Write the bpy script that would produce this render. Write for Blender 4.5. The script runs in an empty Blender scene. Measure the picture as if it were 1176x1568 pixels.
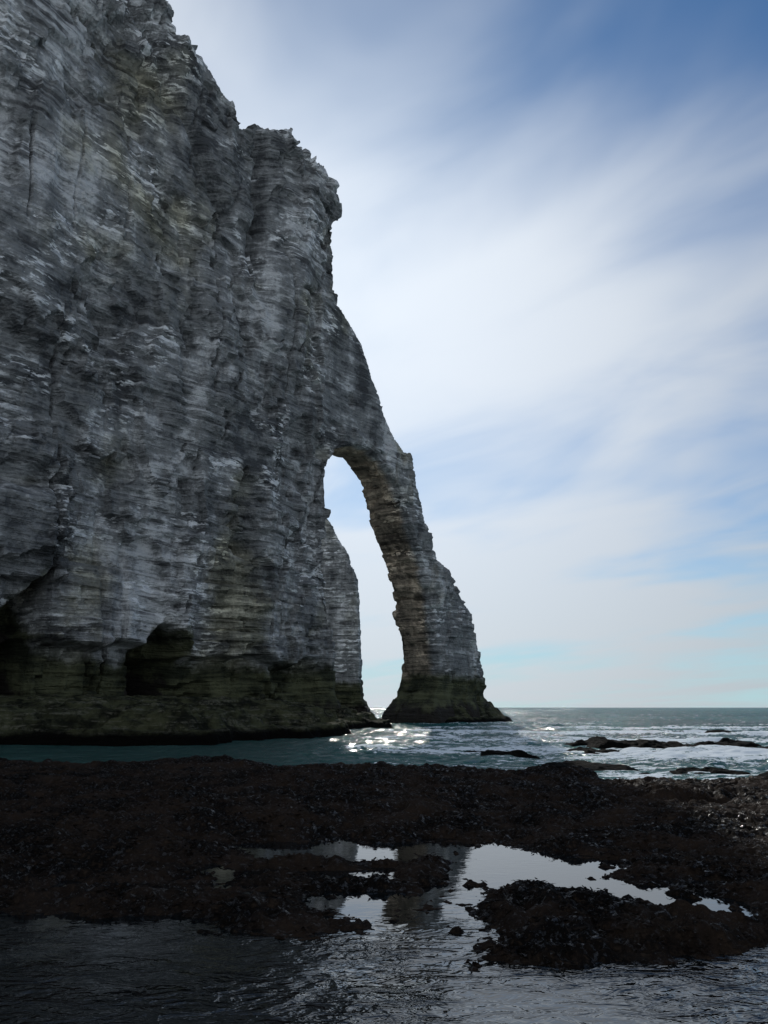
import bpy, math, numpy as np, time
T0=time.time()
scene=bpy.context.scene
# ---------------------------------------------------------------- noise
def _h(ix,iy,iz,seed):
    ix=ix.astype(np.int64);iy=iy.astype(np.int64);iz=iz.astype(np.int64)
    n=(ix*374761393+iy*668265263+iz*2147483647+seed*1274126177)&0xffffffff
    n=((n^(n>>13))*1274126177)&0xffffffff
    n=((n^(n>>16))*2246822519)&0xffffffff
    n=n^(n>>15)
    return (n&0xffffff)/float(0xffffff)*2-1
def vn(x,y,z,seed=0):
    x0=np.floor(x);y0=np.floor(y);z0=np.floor(z)
    fx=x-x0;fy=y-y0;fz=z-z0
    fx=fx*fx*fx*(fx*(fx*6-15)+10);fy=fy*fy*fy*(fy*(fy*6-15)+10);fz=fz*fz*fz*(fz*(fz*6-15)+10)
    r=0
    for a in (0,1):
        wa=fx if a else 1-fx
        for b in (0,1):
            wb=fy if b else 1-fy
            for c in (0,1):
                wc=fz if c else 1-fz
                r=r+_h(x0+a,y0+b,z0+c,seed)*wa*wb*wc
    return r
def fbm(x,y,z,o=4,seed=0,g=.5):
    r=0;a=1.;f=1.;s=0
    for i in range(o):
        r=r+a*vn(x*f+i*17.3,y*f+i*5.7,z*f-i*9.1,seed+i*31);s+=a;a*=g;f*=2.03
    return r/s
def sst(a,b,x):
    t=np.clip((x-a)/(b-a),0,1);return t*t*(3-2*t)
def sdf(poly,x,y):
    P=np.array(poly,float);d=np.full(x.shape,1e18);ins=np.zeros(x.shape,bool)
    n=len(P)
    for i in range(n):
        a=P[i];b=P[(i+1)%n];e=b-a
        wx=x-a[0];wy=y-a[1]
        t=np.clip((wx*e[0]+wy*e[1])/(e@e),0,1)
        d=np.minimum(d,(wx-e[0]*t)**2+(wy-e[1]*t)**2)
        c=((a[1]<=y)&(b[1]>y))|((b[1]<=y)&(a[1]>y))
        xi=a[0]+(y-a[1])/(e[1] if abs(e[1])>1e-9 else 1e-9)*e[0]
        ins^=(c&(x<xi))
    d=np.sqrt(d);return np.where(ins,d,-d)   # + inside
def add_obj(name,me,mat,smooth=False):
    ob=bpy.data.objects.new(name,me);scene.collection.objects.link(ob)
    me.materials.append(mat)
    me.polygons.foreach_set('use_smooth',[smooth]*len(me.polygons))
    return ob
def grid_mesh(name,X,Y,Z):
    r,c=X.shape
    v=np.stack([X,Y,Z],-1).reshape(-1,3)
    i=np.arange(r*c).reshape(r,c)
    f=np.stack([i[:-1,:-1],i[:-1,1:],i[1:,1:],i[1:,:-1]],-1).reshape(-1,4)
    return quad_mesh(name,v,f)
def quad_mesh(name,v,f):
    me=bpy.data.meshes.new(name)
    me.vertices.add(len(v));me.vertices.foreach_set('co',v.astype(np.float32).ravel())
    me.loops.add(f.size);me.loops.foreach_set('vertex_index',f.astype(np.int32).ravel())
    me.polygons.add(len(f));me.polygons.foreach_set('loop_start',(np.arange(len(f))*4).astype(np.int32))
    me.update(calc_edges=True);me.validate();return me
# ---------------------------------------------------------------- node helper
class NT:
    def __init__(s,mat): s.t=mat.node_tree;s.n=s.t.nodes;s.l=s.t.links
    def node(s,ty,**k):
        n=s.n.new(ty)
        for a,b in k.items(): setattr(n,a,b)
        return n
    def lk(s,a,b): s.l.new(a,b)
    def setin(s,n,key,v):
        if v is None:return
        if isinstance(v,bpy.types.NodeSocket): s.lk(v,n.inputs[key])
        else: n.inputs[key].default_value=v
    def math(s,op,a,b=None,c=None,clamp=False):
        n=s.node('ShaderNodeMath',operation=op,use_clamp=clamp)
        s.setin(n,0,a);s.setin(n,1,b);s.setin(n,2,c);return n.outputs[0]
    def vmul(s,v,m):
        n=s.node('ShaderNodeVectorMath',operation='MULTIPLY');s.setin(n,0,v);n.inputs[1].default_value=m;return n.outputs[0]
    def noise(s,v,sc,det=6,rough=.55,dist=0,m=None):
        if m: v=s.vmul(v,m)
        n=s.node('ShaderNodeTexNoise');s.setin(n,'Vector',v);n.inputs['Scale'].default_value=sc
        n.inputs['Detail'].default_value=det;n.inputs['Roughness'].default_value=rough;n.inputs['Distortion'].default_value=dist
        return n.outputs['Fac']
    def ramp(s,f,a,b,lo=0.,hi=1.,smooth=True):
        n=s.node('ShaderNodeMapRange');n.interpolation_type='SMOOTHSTEP' if smooth else 'LINEAR';n.clamp=True
        s.setin(n,0,f);n.inputs[1].default_value=a;n.inputs[2].default_value=b;n.inputs[3].default_value=lo;n.inputs[4].default_value=hi
        return n.outputs[0]
    def mix(s,f,a,b,mode='MIX'):
        n=s.node('ShaderNodeMix',data_type='RGBA',blend_type=mode)
        s.setin(n,0,f)
        for k,v in ((6,a),(7,b)):
            if isinstance(v,bpy.types.NodeSocket): s.lk(v,n.inputs[k])
            else: n.inputs[k].default_value=(*v,1)
        return n.outputs[2]
def newmat(name):
    m=bpy.data.materials.new(name);m.use_nodes=True;m.node_tree.nodes.clear()
    t=NT(m);o=t.node('ShaderNodeOutputMaterial');b=t.node('ShaderNodeBsdfPrincipled');t.lk(b.outputs[0],o.inputs[0])
    return m,t,b
# ---------------------------------------------------------------- cliff material
def cliff_mat(name,lift=1.0,warm=True):
    m,t,b=newmat(name)
    tc=t.node('ShaderNodeTexCoord');P=tc.outputs['Object']
    sep=t.node('ShaderNodeSeparateXYZ');t.lk(P,sep.inputs[0]);z=sep.outputs[2]
    geo=t.node('ShaderNodeNewGeometry')
    warp=t.noise(P,.05,2)
    zz=t.math('ADD',z,t.math('MULTIPLY',warp,2.0))
    cmb=t.node('ShaderNodeCombineXYZ');t.lk(t.math('MULTIPLY',sep.outputs[0],.06),cmb.inputs[0]);t.lk(t.math('MULTIPLY',sep.outputs[1],.06),cmb.inputs[1]);t.lk(zz,cmb.inputs[2])
    st=cmb.outputs[0]
    s1=t.noise(st,.7,4,.66)          # beds
    s2=t.noise(st,2.2,3,.5)           # fine flint lines
    patch=t.noise(P,.045,4,.6)
    med=t.noise(P,.3,5,.62)
    blk=t.noise(P,1,4,.62,m=(.5,.5,1.1))
    fine=t.noise(P,2.4,3,.7)
    streak=t.noise(P,1,4,.6,m=(.30,.30,.035))
    v=None
    for n_,k in ((s1,1.15),(s2,.75),(patch,2.0),(med,1.2),(blk,1.15),(fine,.4),(streak,1.2)):
        q=t.math('MULTIPLY',t.math('SUBTRACT',n_,.5),k)
        v=q if v is None else t.math('ADD',v,q)
    dark=(.055*lift,.059*lift,.064*lift);mid=(.175*lift,.182*lift,.186*lift);light=(.47*lift,.48*lift,.49*lift)
    c=t.mix(t.ramp(v,-.45,.0),dark,mid)
    c=t.mix(t.ramp(v,.0,.48),c,light)
    # chalk-white broken ledges
    w=t.math('MULTIPLY',t.ramp(t.noise(P,.10,4,.6,m=(1,1,1.3)),.51,.59),t.ramp(t.noise(P,1,4,.65,m=(.5,.5,1.8)),.52,.59))
    c=t.mix(t.math('MULTIPLY',w,.8),c,(.78*lift,.80*lift,.82*lift))
    # dark flint seams
    seam=t.ramp(t.noise(st,1.6,2,.5),.37,.43,.75,0.)
    c=t.mix(t.math('MULTIPLY',seam,t.ramp(med,.4,.6,1,.15)),c,(.04,.041,.045))
    # ochre / lichen tint
    och=t.ramp(t.noise(P,.055,4,.6,m=(1,1,.8)),.52,.68,0,.8)
    c=t.mix(och,c,t.mix(1.,c,(.95,.88,.62),'MULTIPLY'))
    if warm:   # warm bounced light painted onto the inner face of the arch leg
        wf=t.math('MULTIPLY',t.ramp(sep.outputs[1],.6,2.2),t.ramp(sep.outputs[0],-33,-26))
        c=t.mix(t.math('MULTIPLY',wf,.8),c,t.mix(1.,c,(1.45,1.12,.78),'MULTIPLY'))
    # algae-black base, also painted as shade inside the hollows at the foot of the wall
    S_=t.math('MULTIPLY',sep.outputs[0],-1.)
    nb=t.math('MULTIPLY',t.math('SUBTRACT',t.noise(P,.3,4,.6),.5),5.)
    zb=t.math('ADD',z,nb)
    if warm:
        cave_shade=t.math('MULTIPLY',t.ramp(t.math('ABSOLUTE',t.math('SUBTRACT',S_,56.5)),3.2,2.2),3.2)
        hol_shade=t.math('MULTIPLY',t.ramp(S_,70.8,72.2),t.math('MAXIMUM',t.math('SUBTRACT',8.2,t.math('MULTIPLY',t.math('SUBTRACT',S_,71),1.2)),0.))
        zb=t.math('SUBTRACT',zb,t.math('ADD',cave_shade,hol_shade))
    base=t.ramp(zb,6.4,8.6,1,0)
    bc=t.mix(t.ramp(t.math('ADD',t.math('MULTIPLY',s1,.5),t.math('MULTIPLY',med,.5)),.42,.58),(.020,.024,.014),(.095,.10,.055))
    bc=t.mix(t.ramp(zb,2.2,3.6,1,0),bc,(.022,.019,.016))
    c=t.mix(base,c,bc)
    # grass on the top of the headland
    nz=t.node('ShaderNodeSeparateXYZ');t.lk(geo.outputs['Normal'],nz.inputs[0])
    gr=t.math('MULTIPLY',t.ramp(nz.outputs[2],.72,.9),t.ramp(z,60,66))
    c=t.mix(gr,c,t.mix(fine,(.03,.045,.015),(.07,.09,.03)))
    t.lk(c,b.inputs['Base Color']);b.inputs['Roughness'].default_value=.9
    b.inputs['Specular IOR Level'].default_value=.25
    hgt=t.math('ADD',t.math('MULTIPLY',s1,1.1),t.math('MULTIPLY',s2,.7))
    hgt=t.math('ADD',hgt,t.math('MULTIPLY',fine,.35))
    hgt=t.math('ADD',hgt,t.math('MULTIPLY',blk,.9))
    bp=t.node('ShaderNodeBump');bp.inputs['Strength'].default_value=.85;bp.inputs['Distance'].default_value=.85
    t.lk(hgt,bp.inputs['Height']);t.lk(bp.outputs[0],b.inputs['Normal'])
    return m
# ---------------------------------------------------------------- cliff geometry
def slab(name,poly,th,vox):
    me=bpy.data.meshes.new(name+'_src');n=len(poly)
    vs=[(p[0],0,p[1]) for p in poly]+[(p[0],th,p[1]) for p in poly]
    fs=[list(range(n)),list(range(2*n-1,n-1,-1))]
    for i in range(n):
        j=(i+1)%n;fs.append([j,i,n+i,n+j])
    me.from_pydata(vs,[],fs);me.update()
    import bmesh
    bm=bmesh.new();bm.from_mesh(me);bmesh.ops.recalc_face_normals(bm,faces=bm.faces)
    bmesh.ops.triangulate(bm,faces=bm.faces);bm.to_mesh(me);bm.free()
    ob=bpy.data.objects.new(name+'_src',me);scene.collection.objects.link(ob)
    md=ob.modifiers.new('r','REMESH');md.mode='VOXEL';md.voxel_size=vox
    dg=bpy.context.evaluated_depsgraph_get()
    m2=bpy.data.meshes.new_from_object(ob.evaluated_get(dg))
    bpy.data.objects.remove(ob);m2.name=name;return m2
def strata_disp(x,y,z,seed=0,amp=1.):
    zz=z+1.2*fbm(x/26,y/26,z/30,2,seed+5)+.06*fbm(x/4,y/4,z/4,2,seed+6)
    L=zz/1.35;li=np.floor(L);lf=L-li
    zero=np.zeros_like(x)
    lay=_h(li,zero,zero,seed+3)
    mod=np.clip(.5+1.2*fbm(x/7,y/7,z/5,3,seed+8),.06,1.3)
    d=.24*lay*mod-.36*np.exp(-((lf-.1)/.14)**2)*mod
    bx=np.floor(x/2.4+_h(li,zero+1,zero,seed)*.9+.3*vn(x/3,y/3,z/3,seed));by=np.floor(y/2.4+_h(li,zero+2,zero,seed))
    d+=.38*_h(bx,by,li,seed+11)*mod
    bx=np.floor(x/.9+.4*vn(x/2,y/2,z/2,seed+1));d+=.12*_h(bx,np.floor(y/.9),np.floor(zz/.6),seed+12)*(mod+.3)
    # big fallen-out plates: sharp edged steps several beds high
    q=fbm(x/7.5,y/7.5,z/11,3,seed+40)+.10*_h(bx*0+np.floor(x/1.6),by,li,seed+41)
    d+=amp*(.9*sst(.02,.06,q)-1.0*sst(-.20,-.25,q))
    d+=amp*(1.5*fbm(x/16,y/16,z/22,3,seed+20)+.9*fbm(x/6,y/6,z/24,3,seed+21)+.5*fbm(x/2.8,y/2.8,z/2.8,3,seed+22,.5))
    # vertical joints
    j=np.abs(fbm(x/5,y/5,z/45,2,seed+30));d-=.9*np.exp(-(j/.035)**2)*np.clip(.4+fbm(x/9,y/9,z/9,2,seed+31)*1.5,0,1)
    return d
poly=[(120,-4),(120,92),(100,90),(80,88),(70,86),(64.1,84.5),(62.7,81.8),(60.3,79.5),(57.5,79.7),(55.5,78.2),(52.7,78),(50.8,75.6),(47.3,76.6),(44.6,79.5),(43,79.9),(42.3,77.6),(40.3,77.8),(36.7,76.4),(33.8,76.4),(32.1,74),(32.1,65.7),(31.5,58.5),(28.8,56.8),(25.9,54.7),(23.9,50.2),(21.3,46.8),(17.2,42.8),(13.2,40.7),(11.4,35.7),(8.7,29.9),(6.3,24.7),(.6,22.2),(-2.9,18.6),(-6.4,12.4),(-8.0,8.2),(-8.4,3.9),(-9.7,-4),
(8.4,-4),(8.0,.9),(7.0,3.8),(5.2,7.9),(5.9,12.9),(6.9,19.1),(8.4,23.3),(12,29.1),(14.6,33.6),(17.5,37.4),(21.6,39.3),(26.3,39.5),(30,37.8),(31.6,35.2),(32.1,30.8),(31.9,22),(31.6,13.4),(31.2,5.2),(30.6,-4)]
poly=[(-a,b) for a,b in poly]
me=slab('sea_arch_cliff',poly,7.0,.21)
nv=len(me.vertices);co=np.empty(nv*3,np.float32);me.vertices.foreach_get('co',co);co=co.reshape(-1,3).astype(float)
no=np.empty(nv*3,np.float32);me.vertices.foreach_get('normal',no);no=no.reshape(-1,3).astype(float)
x,y,z=co.T.copy();S=-x
d=strata_disp(x,y,z)
front=sst(2.0,.0,y)
legf=sst(34,30,S)
d*=1-.5*legf
# broad buttresses and features of the big wall (all on the outer face)
o=np.zeros_like(d)
o+=1.6*np.exp(-((S-41)/4.5)**2)*sst(40,58,z)           # pillar under the crag
o-=2.8*np.exp(-((S-47.2-(z-65)*.03)/1.0)**2)*sst(50,60,z)  # vertical chimney
o-=2.4*np.exp(-((S-(55.6+(z-64.5)*.72))/1.2)**2)*sst(58,64,z) # slanting cleft
o+=1.4*np.exp(-((S-36.5)/2.5)**2-((z-41)/7)**2)
o-=1.2*np.exp(-((S-52)/3)**2)*sst(45,10,z)
o+=1.3*np.exp(-((S-45)/4)**2)*sst(40,5,z)
o+=1.6*np.exp(-((S-65)/5)**2)*sst(20,8,z)
o-=3.5*np.exp(-((S-68)/1.2)**2-((z-41)/.9)**2)         # hole
o-=3.2*np.exp(-((S-47.5)/1.4)**2-((z-20.5)/1.2)**2)
o-=3.5*np.exp(-((S-76)/4.5)**2-((z-22.5-.6*vn(S/1.5,S*0,S*0,5))/1.0)**2)
nn=fbm(S/5,z*0,z/4,3,77)
und=sst(8.2+nn*1.6,7.4+nn*1.6,z)*sst(31,36,S)
o-=3.0*und
o-=6.5*np.exp(-(np.abs(S-56.3)/2.1)**4)*sst(11.4-.5*np.abs(S-57)**1.4,10.2-.5*np.abs(S-57)**1.4,z)
o-=6.0*sst(71,71.6,S)*sst(0,.5,(15.5-(S-71)*1.2)-z)
# leg: foot flares
d+=1.6*sst(5,0,z)*legf
o+=.9*np.exp(-((S+1)/5)**2)*sst(22,6,z)*legf
crag=sst(66,76,z)*sst(82,60,S)
bl=_h(np.floor(x/2.3),np.floor(y/2.3),np.floor(z/2.0),91)
d+=crag*(1.0*fbm(x/2.2,y/2.2,z/2.5,3,55)+.6*bl)
co+=no*d[:,None]
co[:,1]-=o*front
Th=np.clip(S-33,0,32)*2.0          # the headland is far thicker than the arch
co[:,1]+=np.clip((y-3.2)/3.8,0,1)*Th
me.vertices.foreach_set('co',co.astype(np.float32).ravel());me.update()
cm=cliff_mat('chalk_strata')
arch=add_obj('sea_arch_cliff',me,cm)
ang=math.atan2(.81,.59)
arch.location=(11.5,130,0);arch.rotation_euler=(0,0,ang)
print('arch',nv,time.time()-T0)
# far headland beyond the arch
poly2=[(-45,-4),(-45,50),(-22,49),(-14,43),(-12.3,41),(-10.6,38.8),(-7.8,34),(-6.1,29.4),(-5.6,21.2),(-5.2,13.2),(-4.8,4.2),(-3.4,2),(-1.5,-4)]
me=slab('far_sea_cliff',poly2,14,.35)
nv=len(me.vertices);co=np.empty(nv*3,np.float32);me.vertices.foreach_get('co',co);co=co.reshape(-1,3).astype(float)
no=np.empty(nv*3,np.float32);me.vertices.foreach_get('normal',no);no=no.reshape(-1,3).astype(float)
co+=no*(strata_disp(*co.T,seed=400,amp=.5)*.55)[:,None]
me.vertices.foreach_set('co',co.astype(np.float32).ravel());me.update()
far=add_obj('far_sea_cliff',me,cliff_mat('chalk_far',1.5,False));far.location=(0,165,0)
# ---------------------------------------------------------------- rock ledges (heightfields)
def rock_mat():
    m,t,b=newmat('algae_rock')
    P=t.node('ShaderNodeTexCoord').outputs['Object']
    sep=t.node('ShaderNodeSeparateXYZ');t.lk(P,sep.inputs[0])
    a=t.noise(P,.5,6,.65);f=t.noise(P,3,5,.7);l=t.noise(P,1.2,4,.6,m=(.3,.3,3))
    c=t.mix(t.ramp(a,.38,.62),(.012,.013,.009),(.065,.068,.038))
    c=t.mix(t.math('MULTIPLY',t.ramp(l,.48,.62,0,.7),t.ramp(f,.4,.6)),c,(.15,.145,.11))
    c=t.mix(t.ramp(t.math('ADD',sep.outputs[2],t.math('MULTIPLY',a,.8)),.9,1.5,1,0),c,(.004,.004,.0035))
    t.lk(c,b.inputs['Base Color']);b.inputs['Roughness'].default_value=.85;b.inputs['Specular IOR Level'].default_value=.03
    bp=t.node('ShaderNodeBump');bp.inputs['Strength'].default_value=.9;bp.inputs['Distance'].default_value=.5
    t.lk(t.math('ADD',t.math('ADD',a,l),t.math('MULTIPLY',f,.5)),bp.inputs['Height']);t.lk(bp.outputs[0],b.inputs['Normal'])
    return m
rm=rock_mat()
def ledge(name,poly,x0,x1,y0,y1,step,prof,seed,amp=1.,edge=1.2,terr=0):
    X,Y=np.meshgrid(np.arange(x0,x1,step),np.arange(y0,y1,step))
    wx=X+edge*fbm(X/4,Y/4,X*0,4,seed);wy=Y+edge*fbm(X/4,Y/4,X*0+9,4,seed+1)
    D=sdf(poly,wx,wy)+.35*fbm(X/1.2,Y/1.2,X*0,3,seed+2)
    if terr: D=D+terr*fbm(X/7,Y/7,X*0,3,seed+7)*sst(.5,3,D)
    Z=np.interp(D,[p[0] for p in prof],[p[1] for p in prof])
    Z=Z+amp*(.35*fbm(X/2.5,Y/2.5,X*0,4,seed+3)+.16*fbm(X/.6,Y/.6,X*0,3,seed+4))*sst(-1,1,D)
    return add_obj(name,grid_mesh(name,X,Y,Z),rm)
ledge('rock_ledge',[(-75,30),(-45,50),(-27,57.5),(-21,57),(-14.6,57.5),(-9.8,64),(-5.5,68),(-3.0,71),(-4.5,78),(-3,92),(-.6,105),(-1,112),(-8,113),(-30,100),(-75,70)],
  -75,4,28,116,.22,[(-4,-1.5),(-.3,-.4),(.2,.8),(1.6,1.0),(1.9,1.6),(3.6,1.7),(3.9,2.2),(6.5,2.3),(6.9,2.7),(10,2.8),(10.6,3.1),(30,3.6)],100,1.5,3.4,5.)
def W(Sv,n): return (11.5-.589*Sv+.808*n,130-.808*Sv-.589*n)
ledge('rock_ledge',[W(9.3,-8.5),W(9.3,1.5),W(2,3),W(-6,3.2),W(-12,2.4),W(-17,.5),W(-18,-2),W(-14,-5),W(-8,-9)],
  -6,36,112,156,.22,[(-3,-1.5),(-.4,-.3),(.2,.5),(1.2,1.2),(2.2,2.6),(4,4.2),(6,5)],140,1.2,.8)
# reefs awash
R4=[(-1,-.5),(0,-.05),(.6,.16),(2,.3)]
ledge('reef_rock',[(3.5,44.8),(6,43.4),(8,44),(7.8,46),(5,46.5)],1,11,40,50,.08,R4,160,.75,1.6)
ledge('reef_rock',[(8.5,47),(12,44.5),(16,43.5),(22,43.5),(25,46),(20,48),(14,48.5)],6,30,39,53,.1,R4,170,.95,3.4)
ledge('reef_rock',[(12,58),(16,56),(24,57),(26,60),(18,61)],9,30,52,65,.12,[(-1,-.5),(0,-.05),(.6,.1),(2,.25)],175,1.2,4.)
ledge('reef_rock',[(30,78),(33,77),(35,79),(32,81)],26,40,73,86,.2,[(-1,-.5),(0,0),(1,.4),(3,.5)],180,.7,1.2)
ledge('reef_rock',[(6,36),(9,35),(11,36.5),(8,38)],3,14,32,41,.07,R4,185,.9,1.8)
ledge('reef_rock',[(11,26),(15,24.5),(26,25),(22,29),(14,29)],8,30,20,33,.08,R4,190,1.1,2.6)
ledge('reef_rock',[(10,32),(14,30.5),(19,31.5),(18,34),(12,33.5)],8,22,28,37,.07,R4,195,1.1,2.6)
print('ledges',time.time()-T0)
# ---------------------------------------------------------------- foreshore
pools=[
 [(-2.9,15.9),(-1,16.1),(1.75,16.1),(1.3,14.4),(.6,14.2),(-2.2,14.2)],
 [(-1.3,13.4),(.2,13.5),(.25,12.75),(-1.1,12.7)],
 [(-1.1,11.9),(0.1,11.8),(.05,11.0),(-.9,10.95)],
 [(1.2,15.9),(2.0,16.0),(2.9,14.9),(3.9,14.1),(3.35,13.1),(3.8,12.2),(4.6,11.5),(4.3,10.5),(3.2,10.7),(2.7,11.5),(2.4,12.2),(1.8,12.8),(1.35,11.9),(.9,11.5),(1.15,13.2)],
 [(-9,11.0),(-4.7,10.6),(-3,10.7),(-1.8,10.0),(-.9,9.6),(-.1,9.8),(.4,10.6),(.95,11.2),(1.0,9.5),(.9,8.75),(1.6,8.5),(2.65,8.8),(3.7,9.2),(5.2,9.4),(6,5.5),(6,1),(-9,1)],
]
rows,cols=900,820
yy=np.exp(np.linspace(math.log(3.2),math.log(38),rows));uu=np.linspace(-1,1,cols)
Y=yy[:,None]*np.ones(cols);X=uu[None,:]*(Y*.85+4)
zr=X*0
wk=.5+.5*sst(1.2,2.2,np.abs(X+.5))
wx=X+wk*.45*fbm(X/1.1,Y/1.1,zr,5,201,.6);wy=Y+wk*.5*fbm(X/1.1,Y/.9,zr+4,5,202,.6)
D=np.full(X.shape,-1e9)
for p in pools: D=np.maximum(D,sdf(p,wx,wy))
land=np.clip(-D,0,3)
H=np.where(D>0,-.05-.12*sst(0,.5,D),.015+.06*sst(0,.5,land)+.03*land)
isl=sst(.5,1.5,X)*sst(5,3.5,X)*sst(8.2,8.8,Y)*sst(12.0,10.5,Y)
H+=.10*isl*sst(0,.5,land)
mid_=sst(-2.6,-1.9,X)*sst(1.3,.8,X)*sst(9.8,10.3,Y)*sst(14.6,14,Y)
H+=.04*mid_*sst(0,.25,land)
H+=.06*sst(15.5,18,Y)+.10*sst(19,27,Y)
lump=fbm(X/.9,Y/.9,zr,3,210);rid=1-np.abs(fbm(X/.35,Y/.35,zr,3,211))*2;fin=fbm(X/.09,Y/.09,zr,3,212,.6)
big=fbm(X/3.5,Y/2.2,zr,3,213)
lf=sst(-.25,.1,-D);lg=sst(-.1,.7,-D)
H+=lf*(.04*rid+.045*fin)+lg*(.17*lump+.06*rid+.26*big)-.035*lf
# scattered weed heads just breaking the surface near the pool margins
H+=(1-lf)*.32*np.clip(fbm(X/.45,Y/.32,zr,4,214)-.09,0,1)*sst(1.1,.0,D)
# puddles left in hollows of the shelf
H-=1.1*np.clip(fbm(X/2.4,Y/1.6,zr,4,216,.6)-.16,0,.4)*sst(16,18,Y)*sst(30,24,Y)*sst(1,5,X)
# seaward edge
edge=[(-60,2),(-60,34),(-25,36),(-12,34),(-4,33.5),(0,33),(3,32),(6,28.5),(9,26.5),(13,25),(18,24),(30,23),(60,21),(60,2)]
E=sdf(edge,X+1.6*fbm(X/3,Y/3,zr,4,220),Y+2.6*fbm(X/3,Y/3,zr,4,221))
H=np.where(E<.6,H*sst(-.1,.6,E)-.5*sst(.5,-.6,E),H)
def weed_mat(name):
    m,t,b=newmat(name)
    P=t.node('ShaderNodeTexCoord').outputs['Object']
    a=t.noise(P,.7,5,.6);f=t.noise(P,9,5,.7);g=t.noise(P,38,3,.7)
    c=t.mix(t.ramp(a,.38,.64),(.005,.0042,.0038),(.028,.019,.014))
    c=t.mix(t.ramp(f,.5,.72,0,.7),c,(.052,.036,.025))
    c=t.mix(t.ramp(g,.66,.74,0,.5),c,(.12,.11,.09))
    t.lk(c,b.inputs['Base Color'])
    wet=t.math('MULTIPLY',t.ramp(f,.36,.46,1,0),t.ramp(a,.4,.6,1,.3))
    t.lk(t.math('MULTIPLY_ADD',wet,-.65,.8),b.inputs['Roughness'])
    t.lk(t.math('MULTIPLY_ADD',wet,.6,.04),b.inputs['Specular IOR Level'])
    bp=t.node('ShaderNodeBump');bp.inputs['Strength'].default_value=1;bp.inputs['Distance'].default_value=.06
    t.lk(t.math('ADD',f,t.math('MULTIPLY',g,.6)),bp.inputs['Height']);t.lk(bp.outputs[0],b.inputs['Normal'])
    return m
add_obj('rocky_foreshore',grid_mesh('rocky_foreshore',X,Y,H),weed_mat('weedy_rock'),True)
# seaweed fronds
rng=np.random.default_rng(3)
N=150000
r=rng.integers(0,rows-2,N);cidx=rng.integers(int(cols*.08),int(cols*.92),N)
px=X[r,cidx];py=Y[r,cidx];pz=H[r,cidx];k=(pz>.03)&(py<30)&(np.abs(px)<py*.6+1.5)&(fbm(px/.6,py/.6,px*0,3,300)>-.05)
px,py,pz=px[k],py[k],pz[k];n=len(px)
az=rng.uniform(0,6.283,n);ln=rng.uniform(.03,.10,n)*(1+py*.03);wd=ln*rng.uniform(.07,.2,n)
dx,dy=np.cos(az),np.sin(az);up=rng.uniform(-.1,.7,n)
v=np.zeros((n,6,3))
for i,(s,hh) in enumerate(((0,-.01),(.55,.35),(1,.15))):
    cx=px+dx*ln*s;cy=py+dy*ln*s;cz=pz+ln*hh*up*1.2+.008
    ww=wd*(1,1,.35)[i];tw=rng.uniform(-.5,.5,n)
    v[:,2*i]=np.stack([cx-dy*ww,cy+dx*ww,cz+ww*tw],-1);v[:,2*i+1]=np.stack([cx+dy*ww,cy-dx*ww,cz-ww*tw],-1)
b0=np.arange(n)[:,None]*6
f=np.concatenate([b0+np.array([0,1,3,2]),b0+np.array([2,3,5,4])])
add_obj('seaweed',quad_mesh('seaweed',v.reshape(-1,3),f),weed_mat('seaweed_fronds'),True)
print('shore',n,time.time()-T0)
# ---------------------------------------------------------------- water
def pool_mat():
    m,t,b=newmat('tide_pool_water')
    P=t.node('ShaderNodeTexCoord').outputs['Object']
    sep=t.node('ShaderNodeSeparateXYZ');t.lk(P,sep.inputs[0])
    b.inputs['Base Color'].default_value=(.004,.006,.007,1);b.inputs['Roughness'].default_value=.02;b.inputs['IOR'].default_value=1.5
    r1=t.noise(P,2.4,3,.5,1.2,m=(1,1.6,1));r2=t.noise(P,7,2,.5,.6,m=(1,1.5,1))
    amt=t.math('MULTIPLY',t.ramp(sep.outputs[1],11.0,8.5,.03,1.),t.ramp(t.noise(P,.5,2),.38,.6,.3,1))
    h=t.math('MULTIPLY',t.math('ADD',r1,t.math('MULTIPLY',r2,.22)),amt)
    bp=t.node('ShaderNodeBump');bp.inputs['Strength'].default_value=1;bp.inputs['Distance'].default_value=.075
    t.lk(h,bp.inputs['Height']);t.lk(bp.outputs[0],b.inputs['Normal']);return m
py_=np.linspace(3.3,25,50);PX=np.linspace(-1,1,30)[None,:]*(py_[:,None]*.8+3.8);PY=py_[:,None]*np.ones(30)
add_obj('tide_pool',grid_mesh('tide_pool',PX,PY,PX*0+.015),pool_mat(),True)
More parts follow.
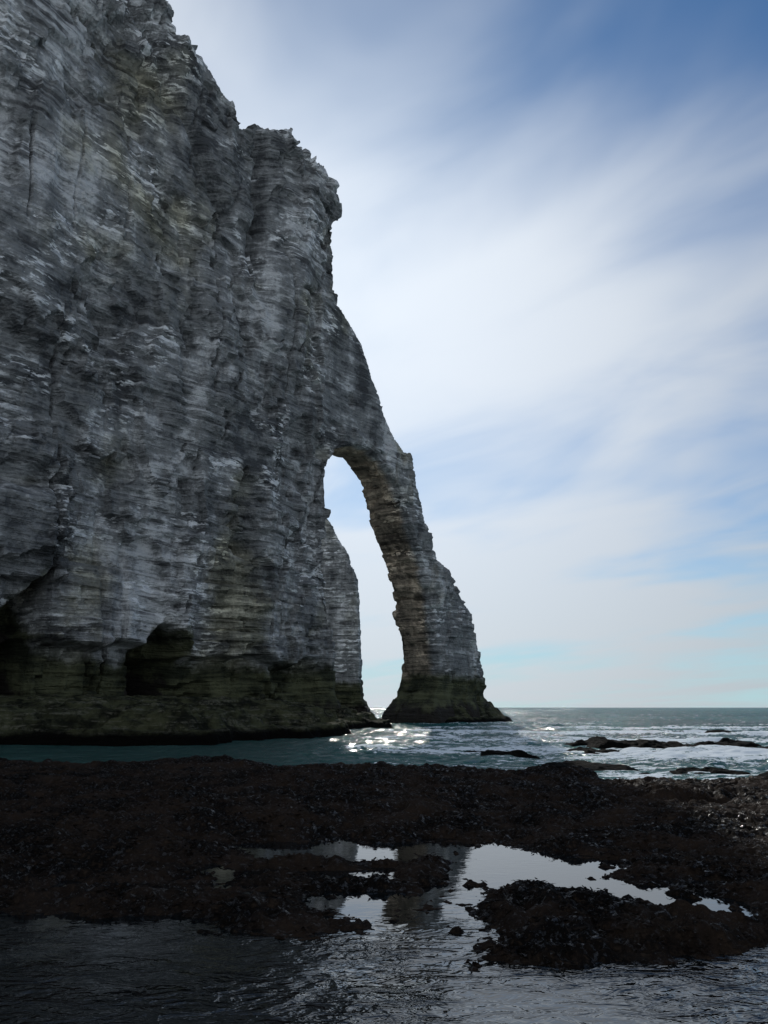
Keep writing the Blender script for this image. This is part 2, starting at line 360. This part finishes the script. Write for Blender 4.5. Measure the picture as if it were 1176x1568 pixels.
def sea_mat():
    m=bpy.data.materials.new('sea_water');m.use_nodes=True;m.node_tree.nodes.clear();t=NT(m)
    out=t.node('ShaderNodeOutputMaterial')
    P=t.node('ShaderNodeTexCoord').outputs['Object']
    sep=t.node('ShaderNodeSeparateXYZ');t.lk(P,sep.inputs[0]);x_,y_,z_=sep.outputs
    c=t.mix(t.ramp(t.noise(P,.02,4,.6,m=(.4,1.5,1)),.4,.62),(.012,.072,.074),(.030,.135,.128))
    c=t.mix(t.ramp(x_,2,-8),c,(.020,.062,.056))  # cliff shade over the left channel, painted into the water colour
    zone=t.math('MULTIPLY',t.ramp(y_,150,70),t.ramp(x_,-6,6))  # surf foam zone; towards its left the white also paints in sparkle
    zone=t.math('MAXIMUM',zone,t.math('MULTIPLY',t.ramp(y_,42,33),t.ramp(x_,-2,5)))
    crest=t.ramp(z_,.0,.22)
    fn=t.noise(P,.7,6,.7,1.2,m=(.4,1.2,1));ff=t.noise(P,5,4,.7,m=(.6,1,1))
    fo=t.math('ADD',fn,t.math('MULTIPLY',crest,.18))
    fo=t.math('ADD',fo,t.math('MULTIPLY',t.math('SUBTRACT',ff,.5),.7))
    fo=t.math('ADD',fo,t.math('MULTIPLY',t.math('SUBTRACT',zone,1.),.28))
    foam_sparkle=t.ramp(fo,.53,.60)
    h=t.math('ADD',t.noise(P,1.6,6,.65,.4,m=(.6,1.2,1)),t.math('MULTIPLY',t.noise(P,.3,4,.6,m=(.5,1.3,1)),2.5))
    bp=t.node('ShaderNodeBump');bp.inputs['Strength'].default_value=1;bp.inputs['Distance'].default_value=.5
    t.lk(h,bp.inputs['Height'])
    df=t.node('ShaderNodeBsdfDiffuse');t.lk(c,df.inputs[0]);t.lk(bp.outputs[0],df.inputs['Normal'])
    gl=t.node('ShaderNodeBsdfGlossy');gl.inputs['Roughness'].default_value=.11;t.lk(bp.outputs[0],gl.inputs['Normal'])
    fr=t.node('ShaderNodeFresnel');fr.inputs[0].default_value=1.333;t.lk(bp.outputs[0],fr.inputs['Normal'])
    fac=t.math('MINIMUM',fr.outputs[0],.45)
    mx=t.node('ShaderNodeMixShader');t.lk(fac,mx.inputs[0]);t.lk(df.outputs[0],mx.inputs[1]);t.lk(gl.outputs[0],mx.inputs[2])
    wf=t.node('ShaderNodeBsdfDiffuse');wf.inputs[0].default_value=(.7,.76,.8,1)
    m2=t.node('ShaderNodeMixShader');t.lk(foam_sparkle,m2.inputs[0]);t.lk(mx.outputs[0],m2.inputs[1]);t.lk(wf.outputs[0],m2.inputs[2])
    t.lk(m2.outputs[0],out.inputs[0]);return m
R=np.concatenate([np.exp(np.linspace(math.log(21),math.log(400),1000)),np.exp(np.linspace(math.log(410),math.log(9000),40))])
A=np.radians(np.concatenate([np.linspace(-75,-32,90),np.linspace(-31.9,31.9,620),np.linspace(32,75,90)]))
SX=R[:,None]*np.sin(A);SY=R[:,None]*np.cos(A)
zr=SX*0
wv=.24*fbm(SX/9,SY/3.2,zr,3,500)+.24*fbm(SX/2.0,SY/.9,zr,3,501,.6)+.2*np.sin(SY/3.2+1.5*fbm(SX/14,SY/14,zr,2,502)+SX*.06)*(.5+fbm(SX/20,SY/20,zr,2,503))
wv*=sst(21,45,R)[:,None]*sst(2500,300,R)[:,None]*(.4+.6*sst(-12,0,SX))
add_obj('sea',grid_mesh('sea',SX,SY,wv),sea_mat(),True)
print('sea',time.time()-T0)
# ---------------------------------------------------------------- sky & light
SUN_AZ=-6.0;SUN_EL=30.0
w=bpy.data.worlds.new('World');scene.world=w;w.use_nodes=True
t=NT(w);t.n.clear()
out=t.node('ShaderNodeOutputWorld');bg=t.node('ShaderNodeBackground');t.lk(bg.outputs[0],out.inputs[0]);bg.inputs[1].default_value=.1
sky=t.node('ShaderNodeTexSky');sky.sky_type='NISHITA';sky.sun_disc=False
sky.sun_elevation=math.radians(SUN_EL);sky.sun_rotation=math.radians(SUN_AZ);sky.air_density=1.0;sky.dust_density=.2;sky.ozone_density=3.0
G=t.node('ShaderNodeTexCoord').outputs['Generated']
sep=t.node('ShaderNodeSeparateXYZ');t.lk(G,sep.inputs[0]);dx,dy,dz=sep.outputs
den=t.math('ADD',t.math('MAXIMUM',dz,0.),.12)
u_=t.math('DIVIDE',dx,den);v_=t.math('DIVIDE',dy,den)
ca,sa=-.62,.78   # streak direction
al=t.math('ADD',t.math('MULTIPLY',u_,ca),t.math('MULTIPLY',v_,sa))
ac=t.math('ADD',t.math('MULTIPLY',u_,sa),t.math('MULTIPLY',v_,-ca))
cb=t.node('ShaderNodeCombineXYZ');t.lk(t.math('MULTIPLY',al,.6),cb.inputs[0]);t.lk(ac,cb.inputs[1])
n1=t.noise(cb.outputs[0],.9,3,.5,.5);n2=t.noise(cb.outputs[0],2.4,4,.5,.5)
cl=t.math('ADD',t.math('MULTIPLY',n1,.72),t.math('MULTIPLY',n2,.28))
sd=(math.sin(math.radians(SUN_AZ))*math.cos(math.radians(SUN_EL)),math.cos(math.radians(SUN_AZ))*math.cos(math.radians(SUN_EL)),math.sin(math.radians(SUN_EL)))
dp=t.node('ShaderNodeVectorMath',operation='DOT_PRODUCT');t.lk(G,dp.inputs[0]);dp.inputs[1].default_value=sd
near=t.ramp(dp.outputs['Value'],.72,1.0)
back=t.ramp(dy,.1,-.5)  # unseen sky behind the camera: extra bright cloud added to light the cliff
hi=t.ramp(dz,.40,.72)
f_=t.math('ADD',cl,t.math('MULTIPLY',near,.15))
f_=t.math('ADD',f_,t.math('MULTIPLY',back,.12))
f_=t.math('ADD',f_,t.ramp(dz,.45,.2,0,.03))
f_=t.math('SUBTRACT',f_,t.math('MULTIPLY',hi,t.math('MULTIPLY',t.math('SUBTRACT',1.,back),.10)))
f_=t.math('ADD',f_,t.math('MULTIPLY',hi,t.ramp(dx,.30,-.30,-.08,.12)))
cov=t.ramp(f_,.36,.67)
near2=t.math('POWER',t.math('MAXIMUM',dp.outputs['Value'],0.),5)
cb_=t.math('ADD',t.math('MULTIPLY_ADD',near2,6.0,4.0),t.math('MULTIPLY',back,3.0))
cc=t.node('ShaderNodeCombineXYZ')
t.lk(t.math('MULTIPLY',cb_,.92),cc.inputs[0]);t.lk(t.math('MULTIPLY',cb_,.985),cc.inputs[1]);t.lk(t.math('MULTIPLY',cb_,1.06),cc.inputs[2])
skc=t.mix(1.,sky.outputs[0],(.50,.73,.88),'MULTIPLY')
# sea haze near the horizon
skc=t.mix(t.ramp(dz,.22,.0,0,.75),skc,(4.2,6.2,7.2))
col=t.mix(t.math('MULTIPLY',cov,.9),skc,cc.outputs[0])
t.lk(col,bg.inputs[0])
L=bpy.data.lights.new('sun','SUN');L.energy=2.6;L.angle=math.radians(.5);L.color=(1,.95,.87)
lo=bpy.data.objects.new('sun',L);scene.collection.objects.link(lo)
from mathutils import Vector
lo.rotation_euler=Vector(sd).to_track_quat('Z','Y').to_euler();lo.location=(0,60,90)
# ---------------------------------------------------------------- camera
cd=bpy.data.cameras.new('camera');cam=bpy.data.objects.new('camera',cd);scene.collection.objects.link(cam)
cd.sensor_fit='VERTICAL';cd.sensor_height=24;cd.lens=18.72;cd.clip_end=20000;cd.clip_start=.05
cam.location=(0,0,2.5);cam.rotation_euler=(math.radians(90+13.74),0,0)
scene.camera=cam
scene.view_settings.view_transform='Standard';scene.view_settings.look='None';scene.view_settings.exposure=0
